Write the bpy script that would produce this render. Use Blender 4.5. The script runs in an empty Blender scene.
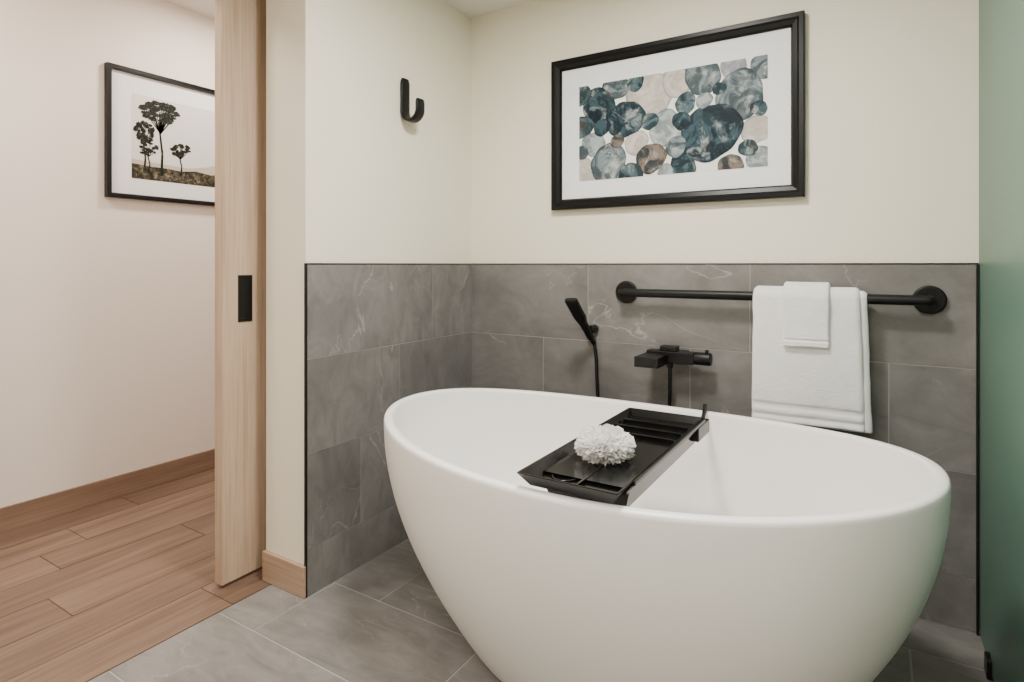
import bpy, bmesh, math, random
from mathutils import Vector, Matrix, noise
random.seed(4)
H=1.07; F=588.0; CC,SS=0.8493,0.5279
col=bpy.context.scene.collection

# ---------------------------------------------------------------- helpers
def obj_from_bm(name,bm,mats=None,smooth=False,parent=None,recalc=True):
    if recalc: bmesh.ops.recalc_face_normals(bm,faces=bm.faces[:])
    me=bpy.data.meshes.new(name); bm.to_mesh(me); bm.free()
    o=bpy.data.objects.new(name,me); col.objects.link(o)
    if mats:
        for m in (mats if isinstance(mats,(list,tuple)) else [mats]): me.materials.append(m)
    if smooth:
        for p in me.polygons: p.use_smooth=True
    if parent: o.parent=parent
    return o
def empty(name,loc=(0,0,0)):
    e=bpy.data.objects.new(name,None); col.objects.link(e); e.empty_display_size=.05
    return e
def add_box(bm,lo,hi,mi=0):
    x0,y0,z0=lo;x1,y1,z1=hi
    v=[bm.verts.new(p) for p in [(x0,y0,z0),(x1,y0,z0),(x1,y1,z0),(x0,y1,z0),(x0,y0,z1),(x1,y0,z1),(x1,y1,z1),(x0,y1,z1)]]
    for f in [(0,3,2,1),(4,5,6,7),(0,1,5,4),(1,2,6,5),(2,3,7,6),(3,0,4,7)]:
        fc=bm.faces.new([v[i] for i in f]); fc.material_index=mi
    return v
def box(name,lo,hi,mat,bev=0,parent=None,seg=2):
    bm=bmesh.new(); add_box(bm,lo,hi)
    if bev>0: bmesh.ops.bevel(bm,geom=bm.edges[:],offset=bev,segments=seg,profile=.5,affect='EDGES')
    return obj_from_bm(name,bm,mat,parent=parent)
def tube(name,pts,r,mat,parent=None,res=8,bez=True):
    cu=bpy.data.curves.new(name,'CURVE'); cu.dimensions='3D'; cu.bevel_depth=r; cu.bevel_resolution=res; cu.use_fill_caps=True
    sp=cu.splines.new('NURBS' if bez else 'POLY'); sp.points.add(len(pts)-1)
    for i,p in enumerate(pts): sp.points[i].co=(*p,1)
    if bez: sp.use_endpoint_u=True; sp.order_u=3; sp.resolution_u=12
    o=bpy.data.objects.new(name,cu); col.objects.link(o); cu.materials.append(mat)
    bpy.context.view_layer.update()
    dg=bpy.context.evaluated_depsgraph_get()
    me=bpy.data.meshes.new_from_object(o.evaluated_get(dg))
    bpy.data.objects.remove(o)
    o=bpy.data.objects.new(name,me); col.objects.link(o)
    for p in me.polygons: p.use_smooth=True
    if parent: o.parent=parent
    return o
def cyl(name,p0,p1,r,mat,parent=None,bev=.003,n=40,r2=None):
    p0=Vector(p0);p1=Vector(p1);d=p1-p0
    bm=bmesh.new()
    bmesh.ops.create_cone(bm,cap_ends=True,segments=n,radius1=r,radius2=r if r2 is None else r2,depth=d.length)
    es=[e for e in bm.edges if len(e.link_faces)==2 and any(len(f.verts)>4 for f in e.link_faces)]
    if bev>0: bmesh.ops.bevel(bm,geom=es,offset=bev,segments=3,profile=.5,affect='EDGES')
    M=Matrix.Translation((p0+p1)/2)@d.to_track_quat('Z','Y').to_matrix().to_4x4()
    bm.transform(M)
    o=obj_from_bm(name,bm,mat,parent=parent,smooth=True)
    for p in o.data.polygons:
        if len(p.vertices)>4: p.use_smooth=False
    return o

# ---------------------------------------------------------------- materials
def mat(name,base=(.5,.5,.5),rough=.5,metal=0,coat=0,spec=.5):
    m=bpy.data.materials.new(name); m.use_nodes=True
    b=m.node_tree.nodes['Principled BSDF']
    b.inputs['Base Color'].default_value=(*base,1); b.inputs['Roughness'].default_value=rough
    b.inputs['Metallic'].default_value=metal; b.inputs['Coat Weight'].default_value=coat
    b.inputs['Coat Roughness'].default_value=.05
    b.inputs['Specular IOR Level'].default_value=spec
    return m,m.node_tree,b
def ramp(nt,stops,interp='LINEAR'):
    r=nt.nodes.new('ShaderNodeValToRGB'); cr=r.color_ramp; cr.interpolation=interp
    while len(cr.elements)>1: cr.elements.remove(cr.elements[-1])
    cr.elements[0].position=stops[0][0]; cr.elements[0].color=(*stops[0][1],1)
    for p,c in stops[1:]:
        e=cr.elements.new(p); e.color=(*c,1)
    return r
def nz(nt,scale,detail=3,rough=.5,dist=0,vec=None):
    n=nt.nodes.new('ShaderNodeTexNoise'); n.inputs['Scale'].default_value=scale; n.inputs['Detail'].default_value=detail
    n.inputs['Roughness'].default_value=rough; n.inputs['Distortion'].default_value=dist
    if vec: nt.links.new(vec,n.inputs['Vector'])
    return n
def math_n(nt,op,a,b=None,c=None):
    n=nt.nodes.new('ShaderNodeMath'); n.operation=op
    for i,v in enumerate((a,b,c)):
        if v is None: continue
        if isinstance(v,(int,float)): n.inputs[i].default_value=v
        else: nt.links.new(v,n.inputs[i])
    return n.outputs[0]
def mixc(nt,f,a,b,bt='MIX'):
    n=nt.nodes.new('ShaderNodeMix'); n.data_type='RGBA'; n.blend_type=bt
    for s,v in ((n.inputs[0],f),(n.inputs[6],a),(n.inputs[7],b)):
        if isinstance(v,(int,float)): s.default_value=v
        elif isinstance(v,tuple): s.default_value=(*v,1)
        else: nt.links.new(v,s)
    return n.outputs[2]
def bump(nt,b,h,strength=.2,dist=.01):
    n=nt.nodes.new('ShaderNodeBump'); n.inputs['Strength'].default_value=strength; n.inputs['Distance'].default_value=dist
    nt.links.new(h,n.inputs['Height']); nt.links.new(n.outputs[0],b.inputs['Normal'])
def objcoord(nt):
    return nt.nodes.new('ShaderNodeTexCoord').outputs['Object']
def island(nt): return nt.nodes.new('ShaderNodeNewGeometry').outputs['Random Per Island']
def offset_vec(nt,vec,rnd,k):
    cx=nt.nodes.new('ShaderNodeCombineXYZ')
    nt.links.new(math_n(nt,'MULTIPLY',rnd,k),cx.inputs[0]); nt.links.new(math_n(nt,'MULTIPLY',rnd,k*.7),cx.inputs[1]); nt.links.new(math_n(nt,'MULTIPLY',rnd,k*1.3),cx.inputs[2])
    a=nt.nodes.new('ShaderNodeVectorMath'); a.operation='ADD'; nt.links.new(vec,a.inputs[0]); nt.links.new(cx.outputs[0],a.inputs[1])
    return a.outputs[0]

def paint(name,c):
    m,nt,b=mat(name,c,.6)
    n=nz(nt,180,2,vec=objcoord(nt)); bump(nt,b,n.outputs[0],.05,.002)
    return m
M_wall=paint('cream_wall_paint',(.87,.82,.68))
M_hall=paint('hall_wall_paint',(.86,.785,.725))
M_ceil=paint('ceiling_paint',(.80,.78,.73))

def stone(name,dark,light,vein,rough=.38,vf=.38):
    m,nt,b=mat(name,(.2,.2,.2),rough)
    rnd=island(nt); v=offset_vec(nt,objcoord(nt),rnd,13.0)
    n1=nz(nt,2.6,5,.6,.6,v); r1=ramp(nt,[(.3,dark),(.7,light)]); nt.links.new(n1.outputs[0],r1.inputs[0])
    mp=nt.nodes.new('ShaderNodeMapping'); mp.inputs['Rotation'].default_value=(.5,.6,.4); mp.inputs['Scale'].default_value=(1,3,1.6); nt.links.new(v,mp.inputs[0])
    n4=nz(nt,5,7,.68,.9,mp.outputs[0]); r4=ramp(nt,[(.3,(.76,.76,.76)),(.7,(1.22,1.22,1.22))]); nt.links.new(n4.outputs[0],r4.inputs[0])
    c=mixc(nt,1.0,r1.outputs[0],r4.outputs[0],'MULTIPLY')
    mp2=nt.nodes.new('ShaderNodeMapping'); mp2.inputs['Rotation'].default_value=(.9,.3,.7); mp2.inputs['Scale'].default_value=(1,2.2,1); nt.links.new(v,mp2.inputs[0])
    n2=nz(nt,1.9,5,.55,.5,mp2.outputs[0]); a=math_n(nt,'ABSOLUTE',math_n(nt,'SUBTRACT',n2.outputs[0],.5))
    r2=ramp(nt,[(0,(1,1,1)),(.0018,(.6,.6,.6)),(.0048,(0,0,0))]); nt.links.new(a,r2.inputs[0])
    n3=nz(nt,3.0,2,.5,0,v); r3=ramp(nt,[(.46,(0,0,0)),(.62,(1,1,1))]); nt.links.new(n3.outputs[0],r3.inputs[0])
    f=math_n(nt,'MULTIPLY',math_n(nt,'MULTIPLY',r2.outputs[0],r3.outputs[0]),vf)
    c=mixc(nt,f,c,vein)
    br=math_n(nt,'ADD',math_n(nt,'MULTIPLY',rnd,.16),.92)
    hs=nt.nodes.new('ShaderNodeHueSaturation'); nt.links.new(br,hs.inputs['Value']); nt.links.new(c,hs.inputs['Color'])
    nt.links.new(hs.outputs[0],b.inputs['Base Color'])
    bump(nt,b,n4.outputs[0],.04,.004)
    return m
M_tile=stone('grey_stone_tile',(.140,.134,.130),(.215,.206,.200),(.55,.53,.50),vf=.45)
M_ftile=stone('grey_floor_tile',(.165,.157,.15),(.255,.243,.232),(.55,.53,.5),.5,.32)
M_grout,_,_=mat('grout',(.37,.358,.34),.8)

def wood(name,a,b_,axis,rough=.45,grain=1.0,rand=.25):
    m,nt,b=mat(name,a,rough)
    rnd=island(nt); v=offset_vec(nt,objcoord(nt),rnd,9.0)
    mp=nt.nodes.new('ShaderNodeMapping'); sc=[14,14,14]; sc[axis]=.9; mp.inputs['Scale'].default_value=sc; nt.links.new(v,mp.inputs[0])
    n=nz(nt,1.6*grain,6,.6,.5,mp.outputs[0]); r=ramp(nt,[(.28,a),(.72,b_)]); nt.links.new(n.outputs[0],r.inputs[0])
    mp2=nt.nodes.new('ShaderNodeMapping'); sc=[120,120,120]; sc[axis]=2.5; mp2.inputs['Scale'].default_value=sc; nt.links.new(v,mp2.inputs[0])
    n2=nz(nt,1.5,3,.6,0,mp2.outputs[0]); r2=ramp(nt,[(.3,(.82,.80,.78)),(.6,(1.06,1.06,1.06))]); nt.links.new(n2.outputs[0],r2.inputs[0])
    c=mixc(nt,1.0,r.outputs[0],r2.outputs[0],'MULTIPLY')
    hs=nt.nodes.new('ShaderNodeHueSaturation'); nt.links.new(math_n(nt,'ADD',math_n(nt,'MULTIPLY',rnd,rand),1-rand/2),hs.inputs['Value']); nt.links.new(c,hs.inputs['Color'])
    nt.links.new(hs.outputs[0],b.inputs['Base Color'])
    bump(nt,b,n2.outputs[0],.06,.002)
    return m
M_plank=wood('oak_floor_planks',(.125,.076,.052),(.265,.172,.120),1,.42,1.1,.32)
M_door=wood('light_oak_door',(.44,.31,.215),(.58,.43,.31),2,.5,.8,.04)
M_base=wood('oak_baseboard',(.37,.255,.175),(.50,.36,.26),0,.5,.8,.04)
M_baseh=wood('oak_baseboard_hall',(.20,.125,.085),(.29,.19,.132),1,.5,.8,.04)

M_black,nt,b=mat('matte_black_metal',(.004,.004,.0045),.42,0,0,.3)
M_trim,_,_=mat('black_trim_metal',(.007,.007,.007),.4,spec=.3)
M_frame,_,_=mat('black_lacquer_frame',(.003,.003,.004),.35,spec=.25)
M_tray,nt,b=mat('black_tray_lacquer',(.003,.003,.003),.2,spec=.35)
M_tub,nt,b=mat('white_solid_surface',(.91,.89,.87),.28)
M_matb,_,_=mat('picture_mat_board',(.84,.85,.88),.6,spec=.2)
M_drain,_,_=mat('drain_chrome',(.6,.6,.6),.2,1)
M_towel,nt,b=mat('white_terry_cloth',(.93,.925,.915),.95)
b.inputs['Sheen Weight'].default_value=.4
oc=objcoord(nt); n=nz(nt,420,2,.6,0,oc); n2=nz(nt,60,3,.6,0,oc)
bump(nt,b,math_n(nt,'ADD',n.outputs[0],math_n(nt,'MULTIPLY',n2.outputs[0],.8)),.6,.006)
M_puff,nt,b=mat('white_mesh_puff',(.98,.975,.96),.6,spec=.2)
tr=nt.nodes.new('ShaderNodeBsdfTranslucent'); tr.inputs[0].default_value=(.98,.975,.96,1)
mx=nt.nodes.new('ShaderNodeMixShader'); mx.inputs[0].default_value=.5
nt.links.new(b.outputs[0],mx.inputs[1]); nt.links.new(tr.outputs[0],mx.inputs[2]); nt.links.new(mx.outputs[0],nt.nodes['Material Output'].inputs[0])
M_glass,nt,b=mat('frosted_green_glass',(.105,.205,.155),.38,spec=.35)
b.inputs['Transmission Weight'].default_value=.08

# ---------------------------------------------------------------- room
XL=-1.557; YB=2.162; YF=1.254; CZ=2.189; HCZ=2.36; XH=-2.97; XT=-1.72; HX1=-1.767; XG=.249
box('wall_back',(-1.62,YB+.008,-.05),(1.5,YB+.12,CZ+.2),M_wall)
box('wall_left',(HX1,YF+.004,-.05),(XL-.008,YB+.12,HCZ+.1),M_wall)
box('wall_pocket',(-2.02,YF+.10,-.05),(-1.90,3.6,HCZ+.1),M_hall)
box('wall_header',(-2.02,.25,2.06),(XL-.008,YF+.004,HCZ+.1),M_wall)
box('wall_jamb',(-2.02,-1.6,-.05),(XL-.008,.25,HCZ+.1),M_wall)
box('wall_hall',(XH-.1,-1.6,-.05),(XH,3.7,HCZ+.1),M_hall)
box('wall_hall_end',(XH-.1,3.6,-.05),(-1.9,3.7,HCZ+.1),M_hall)
box('wall_front',(XH-.1,-1.7,-.05),(1.6,-1.6,HCZ+.1),M_wall)
box('wall_right',(1.5,-1.6,-.05),(1.6,YB+.12,HCZ+.1),M_wall)
box('ceiling',(XL-.008,-1.7,CZ),(1.6,YB+.12,CZ+.15),M_ceil)
box('ceiling_hall',(XH-.1,-1.7,HCZ),(-1.6,3.7,HCZ+.15),M_ceil)

def tiles(name,u0,u1,rows,L,joints,fn,th,m,gap=.003):
    bm=bmesh.new()
    def slab(a,b_,c0,c1,n0,n1,mi):
        P=[fn(a,c0,n0),fn(b_,c0,n0),fn(b_,c1,n0),fn(a,c1,n0),fn(a,c0,n1),fn(b_,c0,n1),fn(b_,c1,n1),fn(a,c1,n1)]
        v=[bm.verts.new(p) for p in P]
        for f in [(0,3,2,1),(4,5,6,7),(0,1,5,4),(1,2,6,5),(2,3,7,6),(3,0,4,7)]:
            bm.faces.new([v[i] for i in f]).material_index=mi
    vmin=min(r[0] for r in rows); vmax=max(r[1] for r in rows)
    slab(u0,u1,vmin,vmax,-th,-.0012,1)
    for (v0,v1),j in zip(rows,joints):
        k=math.floor((u0-j)/L); x=j+k*L
        while x<u1-1e-6:
            a=max(x,u0); b_=min(x+L,u1)
            if a-u0<.05: a=u0
            if u1-b_<.05: b_=u1
            if b_-a>.05: slab(a+(gap/2 if a>u0 else 0),b_-(gap/2 if b_<u1 else 0),v0+gap/2,v1-(gap/2 if v1<vmax else 0),-.004,0,0)
            x+=L
    return obj_from_bm(name,bm,[m,M_grout])
zr=[1.07,.765,.46,.155,0.0]
rows=[(zr[i+1],zr[i]) for i in range(4)]
tiles('wall_tile_back',XL,XG,rows,.61,[-.985,-1.19,-1.39,-.985],lambda u,v,n:(u,YB-n,v),.008,M_tile,.0026)
tiles('wall_tile_left',YF+.003,YB-.001,rows,.61,[1.885,1.69,1.49,1.885],lambda u,v,n:(XL+n,u,v),.008,M_tile,.0026)
bm=bmesh.new()
add_box(bm,(XL-.009,YF-.001,0),(XL+.0015,YF+.0035,1.074))
add_box(bm,(XL-.009,YF-.001,1.0705),(XL+.0015,YB-.0015,1.0745))
obj_from_bm('trim_1',bm,M_trim)
bm=bmesh.new()
add_box(bm,(XL,YB-.0015,1.0705),(XG,YB+.009,1.0745))
obj_from_bm('trim_2',bm,M_trim)
fr=[]; fj=[]
ys=[1.365+.305*i for i in range(-10,4)]
for i,yy in enumerate(ys):
    a=max(yy,-1.6); b_=min(yy+.305,YB)
    if b_-a>.01:
        fr.append((a,b_)); fj.append(-1.55+(i%3)*.203)
tiles('floor_tile',XT,1.5,fr,.61,fj,lambda u,v,n:(u,v,n),.03,M_ftile,gap=.005)
def planks():
    bm=bmesh.new()
    w=.178; x=XT-.004
    add_box(bm,(XH,-1.6,-.03),(XT-.002,3.6,-.0018),1)
    rnd=random.Random(7)
    while x>XH+.01:
        x0=max(x-w,XH)
        y=-1.6-rnd.random()*.9
        while y<3.6:
            a=max(y,-1.6); b_=min(y+1.0,3.6)
            if b_-a>.02: add_box(bm,(x0+.0015,a+.0015,-.006),(x-.0015,b_-.0015,0))
            y+=1.0
        x-=w
    m,_,_=mat('plank_gap',(.06,.04,.028),.8)
    return obj_from_bm('floor_wood',bm,[M_plank,m])
planks()
box('baseboard_hall',(XH,-1.6,0),(XH+.012,3.6,.10),M_baseh,.0015)
box('baseboard_left',(HX1-.002,YF-.010,0.001),(XL-.001,YF+.004,.100),M_base,.0015)
# sliding door with flush pull
door=empty('door_1')
DX=-1.83
bm=bmesh.new()
add_box(bm,(DX-.042,1.138,.012),(DX,2.05,2.13))
bmesh.ops.bevel(bm,geom=bm.edges[:],offset=.002,segments=2,affect='EDGES')
obj_from_bm('door_leaf',bm,M_door,parent=door)
yc,zc=1.221,.955
for nm,lo,hi in [('pull_top',(DX,yc-.026,zc+.068),(DX+.003,yc+.026,zc+.079)),('pull_bottom',(DX,yc-.026,zc-.079),(DX+.003,yc+.026,zc-.068)),
                 ('pull_side_1',(DX,yc-.026,zc-.068),(DX+.003,yc-.018,zc+.068)),('pull_side_2',(DX,yc+.018,zc-.068),(DX+.003,yc+.026,zc+.068)),
                 ('pull_plate',(DX,yc-.018,zc-.068),(DX+.0008,yc+.018,zc+.068))]:
    box(nm,lo,hi,M_trim,0,door)

gp=empty('glass_partition')
box('glass_panel',(XG+.001,.95,.012),(XG+.013,YB+.004,CZ-.002),M_glass,0,gp)
box('glass_wall_channel',(XG-.006,YB-.014,.0),(XG,YB-.0005,1.07),M_trim,0,gp)
box('glass_floor_clamp',(XG-.010,1.93,.001),(XG+.025,1.98,.05),M_trim,.003,gp)

# ---------------------------------------------------------------- bathtub
cx,cy,A,B,Z0,DZ=-.589,1.475,.714,.440,.607,.036
ab,bb=.42,.245
N=128
def sup(t,a,b,n=2.1):
    c,s=math.cos(t),math.sin(t)
    return a*math.copysign(abs(c)**(2/n),c), b*math.copysign(abs(s)**(2/n),s)
prof=[(.0,.0,0.0),(ab*.9,bb*.9,0.0)]
for k in range(0,31):
    t=k/30; f=math.sin(t*math.pi/2)**.92
    prof.append((ab+(A-ab)*f,bb+(B-bb)*f,t*.978))
lipw=.028
for k in range(1,9):
    ang=math.pi*k/8; r=lipw/2
    off=r-r*math.copysign(abs(math.cos(ang))**.7,math.cos(ang))
    prof.append((A-off,B-off,.978+.022*math.sin(ang)**.6 if k<8 else .978))
Ai,Bi=A-lipw,B-lipw
for k in range(1,31):
    t=k/30
    f=math.cos(t*math.pi/2)**.75 if k<30 else 0
    zf=.978-(.978-.22)*t
    if k==30: zf=.215
    prof.append((.37+(Ai-.37)*f,.20+(Bi-.20)*f,zf))
prof+= [(.31,.155,.205),(.15,.08,.203),(0,0,.2025)]
bm=bmesh.new(); rings=[]
for (a,b_,zf) in prof:
    if a==0:
        rings.append([bm.verts.new((cx,cy,zf*Z0))]); continue
    rg=[]
    for i in range(N):
        t=2*math.pi*i/N; x,y=sup(t,a,b_)
        w=max(0,min(1,(zf-.22)/.78))
        rg.append(bm.verts.new((cx+x,cy+y,zf*(Z0+DZ*math.cos(t)**2*w))))
    rings.append(rg)
for r0,r1 in zip(rings[:-1],rings[1:]):
    for i in range(N):
        j=(i+1)%N
        if len(r0)==1: bm.faces.new((r0[0],r1[j],r1[i]))
        elif len(r1)==1: bm.faces.new((r0[i],r0[j],r1[0]))
        else: bm.faces.new((r0[i],r0[j],r1[j],r1[i]))
tub=empty('bathtub')
obj_from_bm('tub_shell',bm,M_tub,smooth=True,parent=tub)
cyl('tub_drain',(cx,cy,.2025*Z0+.0005),(cx,cy,.2025*Z0+.006),.032,M_drain,tub,.002)

# ---------------------------------------------------------------- bath tray
tray=empty('bath_tray')
tx0,tx1,ty0,ty1=-.638,-.412,1.040,1.695
zt=.609
bm=bmesh.new()
def loopring(x0,x1,y0,y1,z): return [bm.verts.new(p) for p in [(x0,y0,z),(x1,y0,z),(x1,y1,z),(x0,y1,z)]]
seq=[(0.022,zt),(0,zt+.030),(.006,zt+.030),(.024,zt+.006)]
rs=[loopring(tx0+o,tx1-o,ty0+o,ty1-o,z) for o,z in seq]
for r0,r1 in zip(rs[:-1],rs[1:]):
    for i in range(4): bm.faces.new((r0[i],r0[(i+1)%4],r1[(i+1)%4],r1[i]))
bm.faces.new(rs[0][::-1]); bm.faces.new(rs[-1])
bmesh.ops.bevel(bm,geom=bm.edges[:],offset=.0015,segments=2,affect='EDGES')
obj_from_bm('tray_body',bm,M_tray,parent=tray)
bm=bmesh.new()
rs=[loopring(tx0+o,tx1-o,ty0+.075+o,ty1-o,z) for o,z in [(.024,zt-.040),(.008,zt+.012)]]
for i in range(4): bm.faces.new((rs[0][i],rs[0][(i+1)%4],rs[1][(i+1)%4],rs[1][i]))
bm.faces.new(rs[0][::-1]); bm.faces.new(rs[1])
obj_from_bm('tray_pan',bm,M_tray,parent=tray)
for i in range(3):
    box('tray_divider_%d'%(i+1),(tx0+.022,1.46+i*.065,zt+.004),(tx1-.022,1.467+i*.065,zt+.022),M_tray,.001,tray)
box('tray_divider_long',(tx0+.115,1.08,zt+.004),(tx0+.121,1.46,zt+.014),M_tray,.001,tray)
def oval(name,cx_,cy_,a,b_,z,r=.003):
    pts=[(cx_+a*math.cos(t),cy_+b_*math.sin(t),z) for t in [2*math.pi*i/48 for i in range(49)]]
    return tube(name,pts,r,M_tray,tray,4,False)
oval('tray_oval_1',tx0+.07,1.15,.032,.05,zt+.007); oval('tray_oval_2',tx0+.07,1.36,.032,.07,zt+.007)
xa=tx1-.012
tube('tray_arm',[(xa,1.10,zt+.012),(xa+.002,1.45,zt+.012),(xa+.002,1.62,zt+.012),(xa-.006,1.74,zt+.012),(xa-.026,1.84,zt+.008),(xa-.040,1.905,zt+.014)],.0065,M_tray,tray)
box('tray_arm_bracket',(xa-.006,1.60,zt-.016),(xa+.018,1.72,zt+.022),M_tray,.003,tray)
box('tray_side_rail',(tx1-.006,1.12,zt+.020),(tx1+.004,1.68,zt+.030),M_tray,.002,tray)

# ---------------------------------------------------------------- mesh bath puff
bm=bmesh.new()
rnd=random.Random(3)
pc=Vector((-.536,1.270,zt+.044))
for k in range(95):
    d=Vector((rnd.gauss(0,1),rnd.gauss(0,1),rnd.gauss(0,.8))).normalized()
    q=d.to_track_quat('Z','Y'); ph=rnd.random()*6; nw=rnd.choice((5,6,7,8)); R=rnd.uniform(.018,.034)
    base=pc+Vector((d.x*.042,d.y*.042,d.z*.024)); rr=[]
    nr=6; ns=56
    c0=bm.verts.new(base)
    for i in range(1,nr+1):
        f=i/nr; ring=[]
        for j in range(ns):
            a=2*math.pi*j/ns
            h=.006*f*f*math.sin(nw*a+ph)+.003*f*math.sin((nw*2+1)*a+ph*2)+.014*f*f
            r_=R*f*(1+.14*math.sin(3*a+ph)+.05*math.sin(7*a+ph))
            p=q@Vector((r_*math.cos(a),r_*math.sin(a),h))
            p.z*=.72
            w=base+p
            w.z=max(w.z,zt+.0085)
            ring.append(bm.verts.new(w))
        if i==1:
            for j in range(ns): bm.faces.new((c0,ring[j],ring[(j+1)%ns]))
        else:
            for j in range(ns): bm.faces.new((rr[j],ring[j],ring[(j+1)%ns],rr[(j+1)%ns]))
        rr=ring
obj_from_bm('bath_puff',bm,M_puff,smooth=True,recalc=False)

# ---------------------------------------------------------------- towel bar
bar=empty('towel_bar')
bx0,bx1,bz,by=-.821,.132,.964,YB-.058
for i,x in enumerate((bx0,bx1)):
    cyl('bar_flange_%d'%(i+1),(x,YB-.0005,bz),(x,YB-.014,bz),.043,M_black,bar,.005)
r=.0155
pts=[(bx0,YB-.012,bz),(bx0,by+.02,bz),(bx0,by+.004,bz),(bx0+.004,by,bz),(bx0+.03,by,bz),(bx0+.2,by,bz),(bx1-.2,by,bz),(bx1-.03,by,bz),(bx1-.004,by,bz),(bx1,by+.004,bz),(bx1,by+.02,bz),(bx1,YB-.012,bz)]
tube('bar_tube',pts,r,M_black,bar)

# ---------------------------------------------------------------- towels
def drape(name,x0,x1,zf,zb,rin,th,seed,bands=(),taper=0,nx=36):
    path=[]
    n1=70
    for i in range(n1):
        z=zf+(bz-zf)*i/(n1-1); path.append((by-rin,z,(-1,0)))
    for i in range(1,12):
        a=math.pi*i/12; path.append((by-rin*math.cos(a),bz+rin*math.sin(a)*.85,(-math.cos(a),math.sin(a))))
    for i in range(n1):
        z=bz-(bz-zb)*i/(n1-1); path.append((by+min(rin,.03),z,(1,0)))
    bm=bmesh.new()
    sd=Vector((seed*3.1,seed*1.7,0))
    grid_o=[];grid_i=[]
    for k,(y,z,nn) in enumerate(path):
        ro=[];ri=[]
        for i in range(nx+1):
            u=i/nx; x=x0+(x1-x0)*u
            dz=max(0,(bz-z))
            flare=taper*dz*(u-.3)
            wob=.006*noise.noise(Vector((x*9,z*3.5,0))+sd)*min(1,dz*8)+.0025*noise.noise(Vector((x*26,z*14,2))+sd)
            front = nn[0]<-.5
            t=th
            if front:
                for zb_,bw in bands:
                    if abs(z-zb_)<bw: t-=th*.35
            e=min(u,1-u)*(x1-x0)
            if e<th*.5: t*=math.sqrt(max(0.02,1-(1-e/(th*.5))**2))*.9+.1
            off=t+wob*(1 if front else .3)
            if not front and nn[0]>.5: off=min(off,.020)
            xx=x+flare+.004*noise.noise(Vector((z*11,(u>.5)*5.3,seed)))*(1 if e<.02 else .3)
            hem=.003*noise.noise(Vector((x*14,seed,0)))*(1 if k<3 else 0)
            ro.append(bm.verts.new((xx,y+nn[0]*off,z+nn[1]*off+hem)))
            bo=(wob if front else 0)*.8
            ri.append(bm.verts.new((xx,y+nn[0]*bo,z+nn[1]*bo+hem)))
        grid_o.append(ro);grid_i.append(ri)
    K=len(path)
    for k in range(K-1):
        for i in range(nx):
            bm.faces.new((grid_o[k][i],grid_o[k][i+1],grid_o[k+1][i+1],grid_o[k+1][i]))
            bm.faces.new((grid_i[k][i],grid_i[k+1][i],grid_i[k+1][i+1],grid_i[k][i+1]))
        for i in (0,nx):
            bm.faces.new((grid_o[k][i],grid_o[k+1][i],grid_i[k+1][i],grid_i[k][i]))
    for k in (0,K-1):
        for i in range(nx):
            bm.faces.new((grid_o[k][i],grid_i[k][i],grid_i[k][i+1],grid_o[k][i+1]))
    o=obj_from_bm(name,bm,M_towel,smooth=True)
    s=o.modifiers.new('s','SUBSURF'); s.levels=1; s.render_levels=1
    return o
def group(name,objs):
    e=empty(name)
    for o in objs: o.parent=e
    return e
t1=drape('towel_inner_fold',-.348,-.026,.558,.62,.0165,.011,1,taper=.045)
t2=drape('towel_outer_fold',-.350,-.044,.562,.60,.0280,.012,5,bands=((.612,.009),(.582,.004)),taper=.045)
group('bath_towel',[t1,t2])
w1=drape('washcloth_inner_fold',-.256,-.130,.820,.85,.0405,.008,9)
w2=drape('washcloth_outer_fold',-.258,-.126,.812,.84,.0490,.009,12,bands=((.832,.004),))
group('washcloth',[w1,w2])

# ---------------------------------------------------------------- faucet
fa=empty('bath_faucet')
fz=.740
box('faucet_body',(-.715,YB-.088,fz-.022),(-.545,YB-.040,fz+.020),M_black,.003,fa)
box('faucet_wall_plate',(-.665,YB-.042,fz-.018),(-.58,YB-.0005,fz+.018),M_black,.003,fa)
cyl('faucet_temp_knob',(-.547,YB-.064,fz),(-.490,YB-.064,fz),.0225,M_black,fa,.003)
box('faucet_spout',(-.720,YB-.200,fz-.026),(-.635,YB-.070,fz+.010),M_black,.003,fa)
box('faucet_diverter',(-.665,YB-.088,fz+.020),(-.605,YB-.045,fz+.038),M_black,.003,fa)
cyl('faucet_knob_lever',(-.505,YB-.064,fz+.015),(-.505,YB-.064,fz+.032),.006,M_black,fa,.001)
cyl('faucet_hose_nut',(-.635,YB-.062,fz-.020),(-.635,YB-.062,fz-.042),.011,M_black,fa,.002)
# ---------------------------------------------------------------- hand shower
hs_=empty('hand_shower')
cyl('shower_bracket',(-.955,YB-.0005,.815),(-.955,YB-.045,.815),.017,M_black,hs_,.003)
p_bot=Vector((-.955,YB-.035,.780)); p_top=Vector((-.970,YB-.190,.940))
d=(p_top-p_bot)
bm=bmesh.new(); prev=None
side=Vector((1,0,0)); dn=d.normalized(); thick=dn.cross(side).normalized()
side=thick.cross(dn).normalized()
for k,(t,w,h) in enumerate([(-.02,.010,.010),(.0,.012,.012),(.25,.013,.012),(.42,.016,.012),(.55,.024,.012),(.98,.025,.011),(1.0,.023,.008)]):
    p=p_bot+d*t; ring=[]
    for i in range(24):
        a=2*math.pi*i/24; x,y=sup(a,w,h,4)
        ring.append(bm.verts.new(p+side*x+thick*y))
    if prev:
        for i in range(24): bm.faces.new((prev[i],prev[(i+1)%24],ring[(i+1)%24],ring[i]))
    else: bm.faces.new(ring)
    prev=ring
bm.faces.new(prev)
obj_from_bm('shower_handset',bm,M_black,parent=hs_,smooth=False)
cyl('shower_hose_nut',tuple(p_bot+d*-.02),tuple(p_bot-d*.14),.010,M_black,hs_,.002)
pb=p_bot-d*.13
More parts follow.
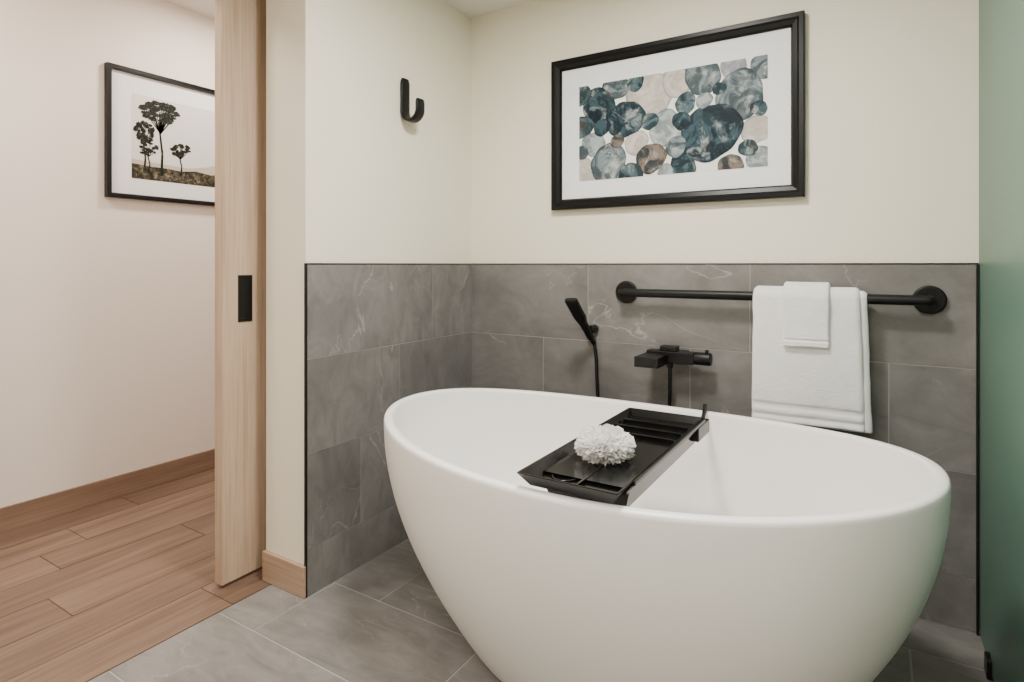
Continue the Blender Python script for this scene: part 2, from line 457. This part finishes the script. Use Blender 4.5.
tube('shower_hose',[tuple(pb),(pb.x+.012,pb.y-.002,.72),(-.935,YB-.028,.62),(-.925,YB-.03,.50),(-.92,YB-.04,.36),(-.84,YB-.05,.26),(-.72,YB-.05,.28),(-.65,YB-.055,.40),(-.635,YB-.062,.55),(-.635,YB-.062,fz-.03)],.007,M_black,hs_)

# ---------------------------------------------------------------- robe hook (left wall)
hk=empty('robe_hook')
xw=XL-.008
yh=1.720
bm=bmesh.new()
path=[]
for i in range(9): path.append((xw+.007,1.790-.128*i/8))
Rk=.038
for i in range(1,13):
    a=math.pi+math.pi*i/12; path.append((xw+.007+Rk+Rk*math.cos(a),1.662+Rk*math.sin(a)))
for i in range(1,4): path.append((xw+.007+2*Rk,1.662+.013*i))
prev=None
K=len(path)
for k,(x,z) in enumerate(path):
    if k==0: t=Vector((path[1][0]-x,0,path[1][1]-z))
    elif k==K-1: t=Vector((x-path[k-1][0],0,z-path[k-1][1]))
    else: t=Vector((path[k+1][0]-path[k-1][0],0,path[k+1][1]-path[k-1][1]))
    t.normalize(); nrm=Vector((t.z,0,-t.x))
    w=.024; h=.0068
    if k==0: w*=.75
    if k==K-1: w*=.8
    ring=[]
    for i in range(20):
        a=2*math.pi*i/20; u,v_=sup(a,w,h,3)
        ring.append(bm.verts.new(Vector((x,yh,z))+Vector((0,1,0))*u+nrm*v_))
    if prev:
        for i in range(20): bm.faces.new((prev[i],prev[(i+1)%20],ring[(i+1)%20],ring[i]))
    else: bm.faces.new(ring)
    prev=ring
bm.faces.new(prev)
obj_from_bm('hook_body',bm,M_black,smooth=True,parent=hk)

# ---------------------------------------------------------------- framed pictures
def frame_mesh(name,u0,u1,v0,v1,prof,fn,m,parent):
    bm=bmesh.new(); loops=[]
    for (o,n) in prof:
        loops.append([bm.verts.new(fn(*p,n)) for p in [(u0+o,v0+o),(u1-o,v0+o),(u1-o,v1-o),(u0+o,v1-o)]])
    for a,b_ in zip(loops,loops[1:]+loops[:1]):
        for i in range(4): bm.faces.new((a[i],a[(i+1)%4],b_[(i+1)%4],b_[i]))
    return obj_from_bm(name,bm,m,parent=parent)
def quad(bm,fn,u0,u1,v0,v1,n):
    return bm.faces.new([bm.verts.new(fn(*p,n)) for p in [(u0,v0),(u1,v0),(u1,v1),(u0,v1)]])
fp=empty('framed_picture')
fnb=lambda u,v,n:(u,YB+.007-n,v)
U0,U1,V0,V1=-1.141,-.203,1.294,1.9035
frame_mesh('picture_frame',U0,U1,V0,V1,[(0,0),(0,.028),(.003,.031),(.016,.031),(.022,.026),(.036,.022),(.042,.015),(.042,0)],fnb,M_frame,fp)
bm=bmesh.new(); quad(bm,fnb,U0+.03,U1-.03,V0+.03,V1-.03,.010); obj_from_bm('picture_mat',bm,M_matb,parent=fp,recalc=False)
a0,a1,c0,c1=-1.022,-.317,1.405,1.785
def artmat():
    m,nt,b=mat('watercolour_art',(.5,.5,.5),.6,spec=.2)
    at=nt.nodes.new('ShaderNodeAttribute'); at.attribute_name='Col'; at.attribute_type='GEOMETRY'
    ae=nt.nodes.new('ShaderNodeAttribute'); ae.attribute_name='Rim'; ae.attribute_type='GEOMETRY'
    sep=nt.nodes.new('ShaderNodeSeparateColor'); nt.links.new(ae.outputs['Color'],sep.inputs[0])
    v=offset_vec(nt,objcoord(nt),island(nt),11)
    n3=nz(nt,12,6,.65,1.0,offset_vec(nt,v,island(nt),5)); r3=ramp(nt,[(.50,(0,0,0)),(.66,(1,1,1))]); nt.links.new(n3.outputs[0],r3.inputs[0])
    light=mixc(nt,.5,at.outputs['Color'],(.70,.71,.69))
    c=mixc(nt,r3.outputs[0],at.outputs['Color'],light)
    n=nz(nt,13,7,.6,1.6,v); r=ramp(nt,[(.43,(0,0,0)),(.55,(1,1,1))]); nt.links.new(n.outputs[0],r.inputs[0])
    n2=nz(nt,9,5,.6,.8,v); r2=ramp(nt,[(.44,(.003,.010,.018)),(.56,(.014,.036,.046)),(.66,(.055,.035,.024))]); nt.links.new(n2.outputs[0],r2.inputs[0])
    c=mixc(nt,math_n(nt,'MULTIPLY',r.outputs[0],sep.outputs[1]),c,r2.outputs[0])
    rim=ramp(nt,[(.88,(1,1,1)),(.98,(.62,.66,.67))]); nt.links.new(sep.outputs[0],rim.inputs[0])
    c=mixc(nt,1.0,c,rim.outputs[0],'MULTIPLY')
    nt.links.new(c,b.inputs['Base Color'])
    return m
M_art=artmat()
M_paper,_,_=mat('art_paper',(.84,.84,.82),.6,spec=.2)
bm=bmesh.new(); quad(bm,fnb,a0,a1,c0,c1,.0106); obj_from_bm('picture_paper',bm,M_paper,parent=fp,recalc=False)
bm=bmesh.new(); cl=bm.loops.layers.float_color.new('Col'); rl=bm.loops.layers.float_color.new('Rim')
P={'navy':((.035,.07,.09),.97),'teal':((.075,.125,.14),.9),'slate':((.17,.22,.24),.75),'pale':((.34,.39,.41),.5),'beige':((.56,.50,.45),.25),'brown':((.19,.15,.12),.88),'lilac':((.38,.38,.42),.35)}
spec=[(.41,.19,.23,'beige'),(.56,.11,.15,'beige'),(.04,.92,.15,'beige'),(.95,.66,.13,'beige'),(.34,.66,.12,'beige'),(.97,.93,.12,'pale'),
(.22,.06,.14,'slate'),(.50,.55,.17,'pale'),(.84,.04,.12,'lilac'),(.69,.10,.17,'slate'),(.98,.10,.11,'slate'),
(.12,.24,.19,'navy'),(.02,.43,.12,'teal'),(.09,.63,.13,'pale'),(.28,.41,.19,'navy'),(.18,.84,.20,'slate'),
(.42,.83,.15,'brown'),(.87,.33,.22,'slate'),(.73,.64,.27,'navy'),
(.59,.94,.13,'teal'),(.31,.97,.12,'teal'),(.83,.97,.11,'brown'),(.50,.98,.08,'pale'),(.01,.09,.11,'teal'),
(.14,.46,.09,'navy'),(.605,.33,.10,'teal'),(.585,.50,.09,'navy'),(.70,.33,.075,'pale'),(.555,.74,.10,'slate'),(.335,.05,.09,'teal'),
(.415,.46,.085,'teal'),(.96,.47,.07,'navy'),(.23,.62,.07,'brown'),(.91,.82,.08,'teal'),(.02,.70,.07,'slate'),(.775,.24,.06,'navy')]
rnd=random.Random(12)
W_,H_=a1-a0,c1-c0
placed=[(a0+fu*W_,c1-fv*H_,r_*H_*1.02,k) for fu,fv,r_,k in spec]
for idx,(u,v_,R,kk) in enumerate(placed):
    cc,rk=P[kk]; n0=.0110+idx*.00002
    ns=64; nr=12; prev=None
    ph=rnd.random()*6
    ctr=bm.verts.new(fnb(min(max(u,a0),a1),min(max(v_,c0),c1),n0)); val={ctr:0.}
    for i in range(1,nr+1):
        f=i/nr; ring=[]
        for j in range(ns):
            a=2*math.pi*j/ns; r_=R*f*(1+.07*math.sin(2*a+ph)+.035*math.sin(3*a+ph*2)+.02*math.sin(7*a+ph))
            w=bm.verts.new(fnb(min(max(u+r_*math.cos(a),a0),a1),min(max(v_+r_*math.sin(a),c0),c1),n0)); val[w]=f; ring.append(w)
        for j in range(ns):
            k=(j+1)%ns
            fc=bm.faces.new((ctr,ring[j],ring[k])) if prev is None else bm.faces.new((prev[j],ring[j],ring[k],prev[k]))
            for lp in fc.loops:
                lp[cl]=(*cc,1); lp[rl]=(val[lp.vert],rk,0,1)
        prev=ring
obj_from_bm('picture_artwork',bm,M_art,parent=fp,recalc=False)

# hall picture: tree landscape
fh=empty('framed_picture')
fnh=lambda u,v,n:(XH+n,u,v)
frame_mesh('picture_frame_hall',1.285,2.205,1.376,1.982,[(0,0),(0,.028),(.003,.030),(.018,.030),(.022,.020),(.022,0)],fnh,M_frame,fh)
bm=bmesh.new(); quad(bm,fnh,1.30,2.19,1.39,1.97,.010); obj_from_bm('hall_picture_mat',bm,M_matb,parent=fh,recalc=False)
M_sky,_,_=mat('print_sky',(.68,.68,.68),.6,spec=.2)
M_ink,nt,b=mat('print_ink',(.02,.025,.02),.6,spec=.2)
n=nz(nt,90,3,.6,0,objcoord(nt)); r=ramp(nt,[(.52,(.006,.009,.007)),(.68,(.06,.07,.05))]); nt.links.new(n.outputs[0],r.inputs[0]); nt.links.new(r.outputs[0],b.inputs['Base Color'])
M_gnd,nt,b=mat('print_ground',(.2,.15,.1),.6,spec=.2)
n=nz(nt,40,7,.75,.5,objcoord(nt)); r=ramp(nt,[(.42,(.010,.012,.008)),(.54,(.075,.065,.042)),(.66,(.32,.29,.23))]); nt.links.new(n.outputs[0],r.inputs[0]); nt.links.new(r.outputs[0],b.inputs['Base Color'])
M_sand,_,_=mat('print_sand',(.50,.44,.37),.6,spec=.2)
bm=bmesh.new(); quad(bm,fnh,1.395,2.095,1.475,1.872,.0106); obj_from_bm('hall_print_sky',bm,M_sky,parent=fh,recalc=False)
def poly(name,pts,n,m):
    bm=bmesh.new(); bm.faces.new([bm.verts.new(fnh(p[0],p[1],n)) for p in pts]); return obj_from_bm(name,bm,m,parent=fh,recalc=False)
poly('hall_print_sand',[(1.395,1.475),(2.095,1.475),(2.095,1.66),(1.9,1.62),(1.76,1.575),(1.66,1.555),(1.55,1.558),(1.395,1.565)],.0109,M_sand)
poly('hall_print_ground',[(1.395,1.475),(2.095,1.475),(2.095,1.575),(1.88,1.555),(1.78,1.535),(1.70,1.545),(1.62,1.535),(1.56,1.54),(1.48,1.54),(1.395,1.545)],.0112,M_gnd)
bm=bmesh.new()
rnd=random.Random(5)
def blob(u,v,a,b_,n):
    k=26; ph=rnd.random()*9
    bm.faces.new([bm.verts.new(fnh(u+a*math.cos(t)*(1+.35*noise.noise(Vector((math.cos(t)*3.5,math.sin(t)*3.5,ph)))),v+b_*math.sin(t)*(1+.6*noise.noise(Vector((math.cos(t)*4,math.sin(t)*4,ph+4)))),n)) for t in [2*math.pi*i/k for i in range(k)]])
def trunk(pts,w0,w1,n=.0114):
    K=len(pts)
    for i in range(K-1):
        (u0,v0),(u1,v1)=pts[i],pts[i+1]; a=w0+(w1-w0)*i/(K-1); b2=w0+(w1-w0)*(i+1)/(K-1)
        du,dv=u1-u0,v1-v0; l=math.hypot(du,dv); pu,pv=-dv/l,du/l
        bm.faces.new([bm.verts.new(fnh(*p,n)) for p in [(u0-pu*a,v0-pv*a),(u1-pu*b2,v1-pv*b2),(u1+pu*b2,v1+pv*b2),(u0+pu*a,v0+pv*a)]])
def tree(u,v0,v1,span,hgt,w,nb,lean=0):
    trunk([(u,v0),(u+.006+lean*.3,v0+(v1-v0)*.35),(u-.004+lean*.6,v0+(v1-v0)*.7),(u+lean,v1)],w,w*.5)
    for i in range(nb):
        a=rnd.uniform(-1,1); h=rnd.uniform(-1,1)
        uu=u+lean+a*span*math.sqrt(max(0,1-h*h*.7)); vv=v1+h*hgt
        blob(uu,vv,rnd.uniform(.16,.28)*span,rnd.uniform(.16,.30)*hgt,.0115+i*.00001)
        if i%2==0: trunk([(u+lean*.6,v0+(v1-v0)*.66),(uu,vv)],w*.35,w*.2)
tree(1.530,1.50,1.810,.084,.042,.0065,60,-.008)
tree(1.450,1.51,1.700,.044,.046,.005,38)
tree(1.470,1.51,1.625,.044,.028,.004,26)
tree(1.622,1.51,1.640,.046,.030,.0045,32)
obj_from_bm('hall_print_trees',bm,M_ink,parent=fh,recalc=False)

# ---------------------------------------------------------------- lights
def area(name,loc,size,power,color=(1,.95,.88)):
    l=bpy.data.lights.new(name,'AREA'); l.shape='DISK'; l.size=size; l.energy=power; l.color=color
    o=bpy.data.objects.new(name,l); col.objects.link(o); o.location=loc
    return o
area('ceiling_light_tub',(-.60,1.15,CZ-.02),.30,38,(1,.955,.88))
area('ceiling_light_room',(-.3,-.2,CZ-.02),.9,36,(1,.95,.88))
area('ceiling_light_right',(.9,.6,CZ-.02),.5,12,(1,.97,.93))
area('hall_downlight_1',(-2.45,1.75,HCZ-.02),.18,17,(1,.885,.77))
area('hall_downlight_2',(-2.4,.4,HCZ-.02),.3,21,(1,.885,.78))
w=bpy.data.worlds.new('world'); bpy.context.scene.world=w; w.use_nodes=True
w.node_tree.nodes['Background'].inputs[0].default_value=(.9,.95,1,1); w.node_tree.nodes['Background'].inputs[1].default_value=.3

# ---------------------------------------------------------------- camera
cd=bpy.data.cameras.new('camera'); cam=bpy.data.objects.new('camera',cd); col.objects.link(cam)
cd.sensor_width=36; cd.lens=F/1024*36; cd.shift_y=-(341-264.5)/1024; cd.clip_start=.02
cam.location=(0,0,H); cam.rotation_euler=(math.radians(90),0,math.atan2(SS,CC))
bpy.context.scene.camera=cam
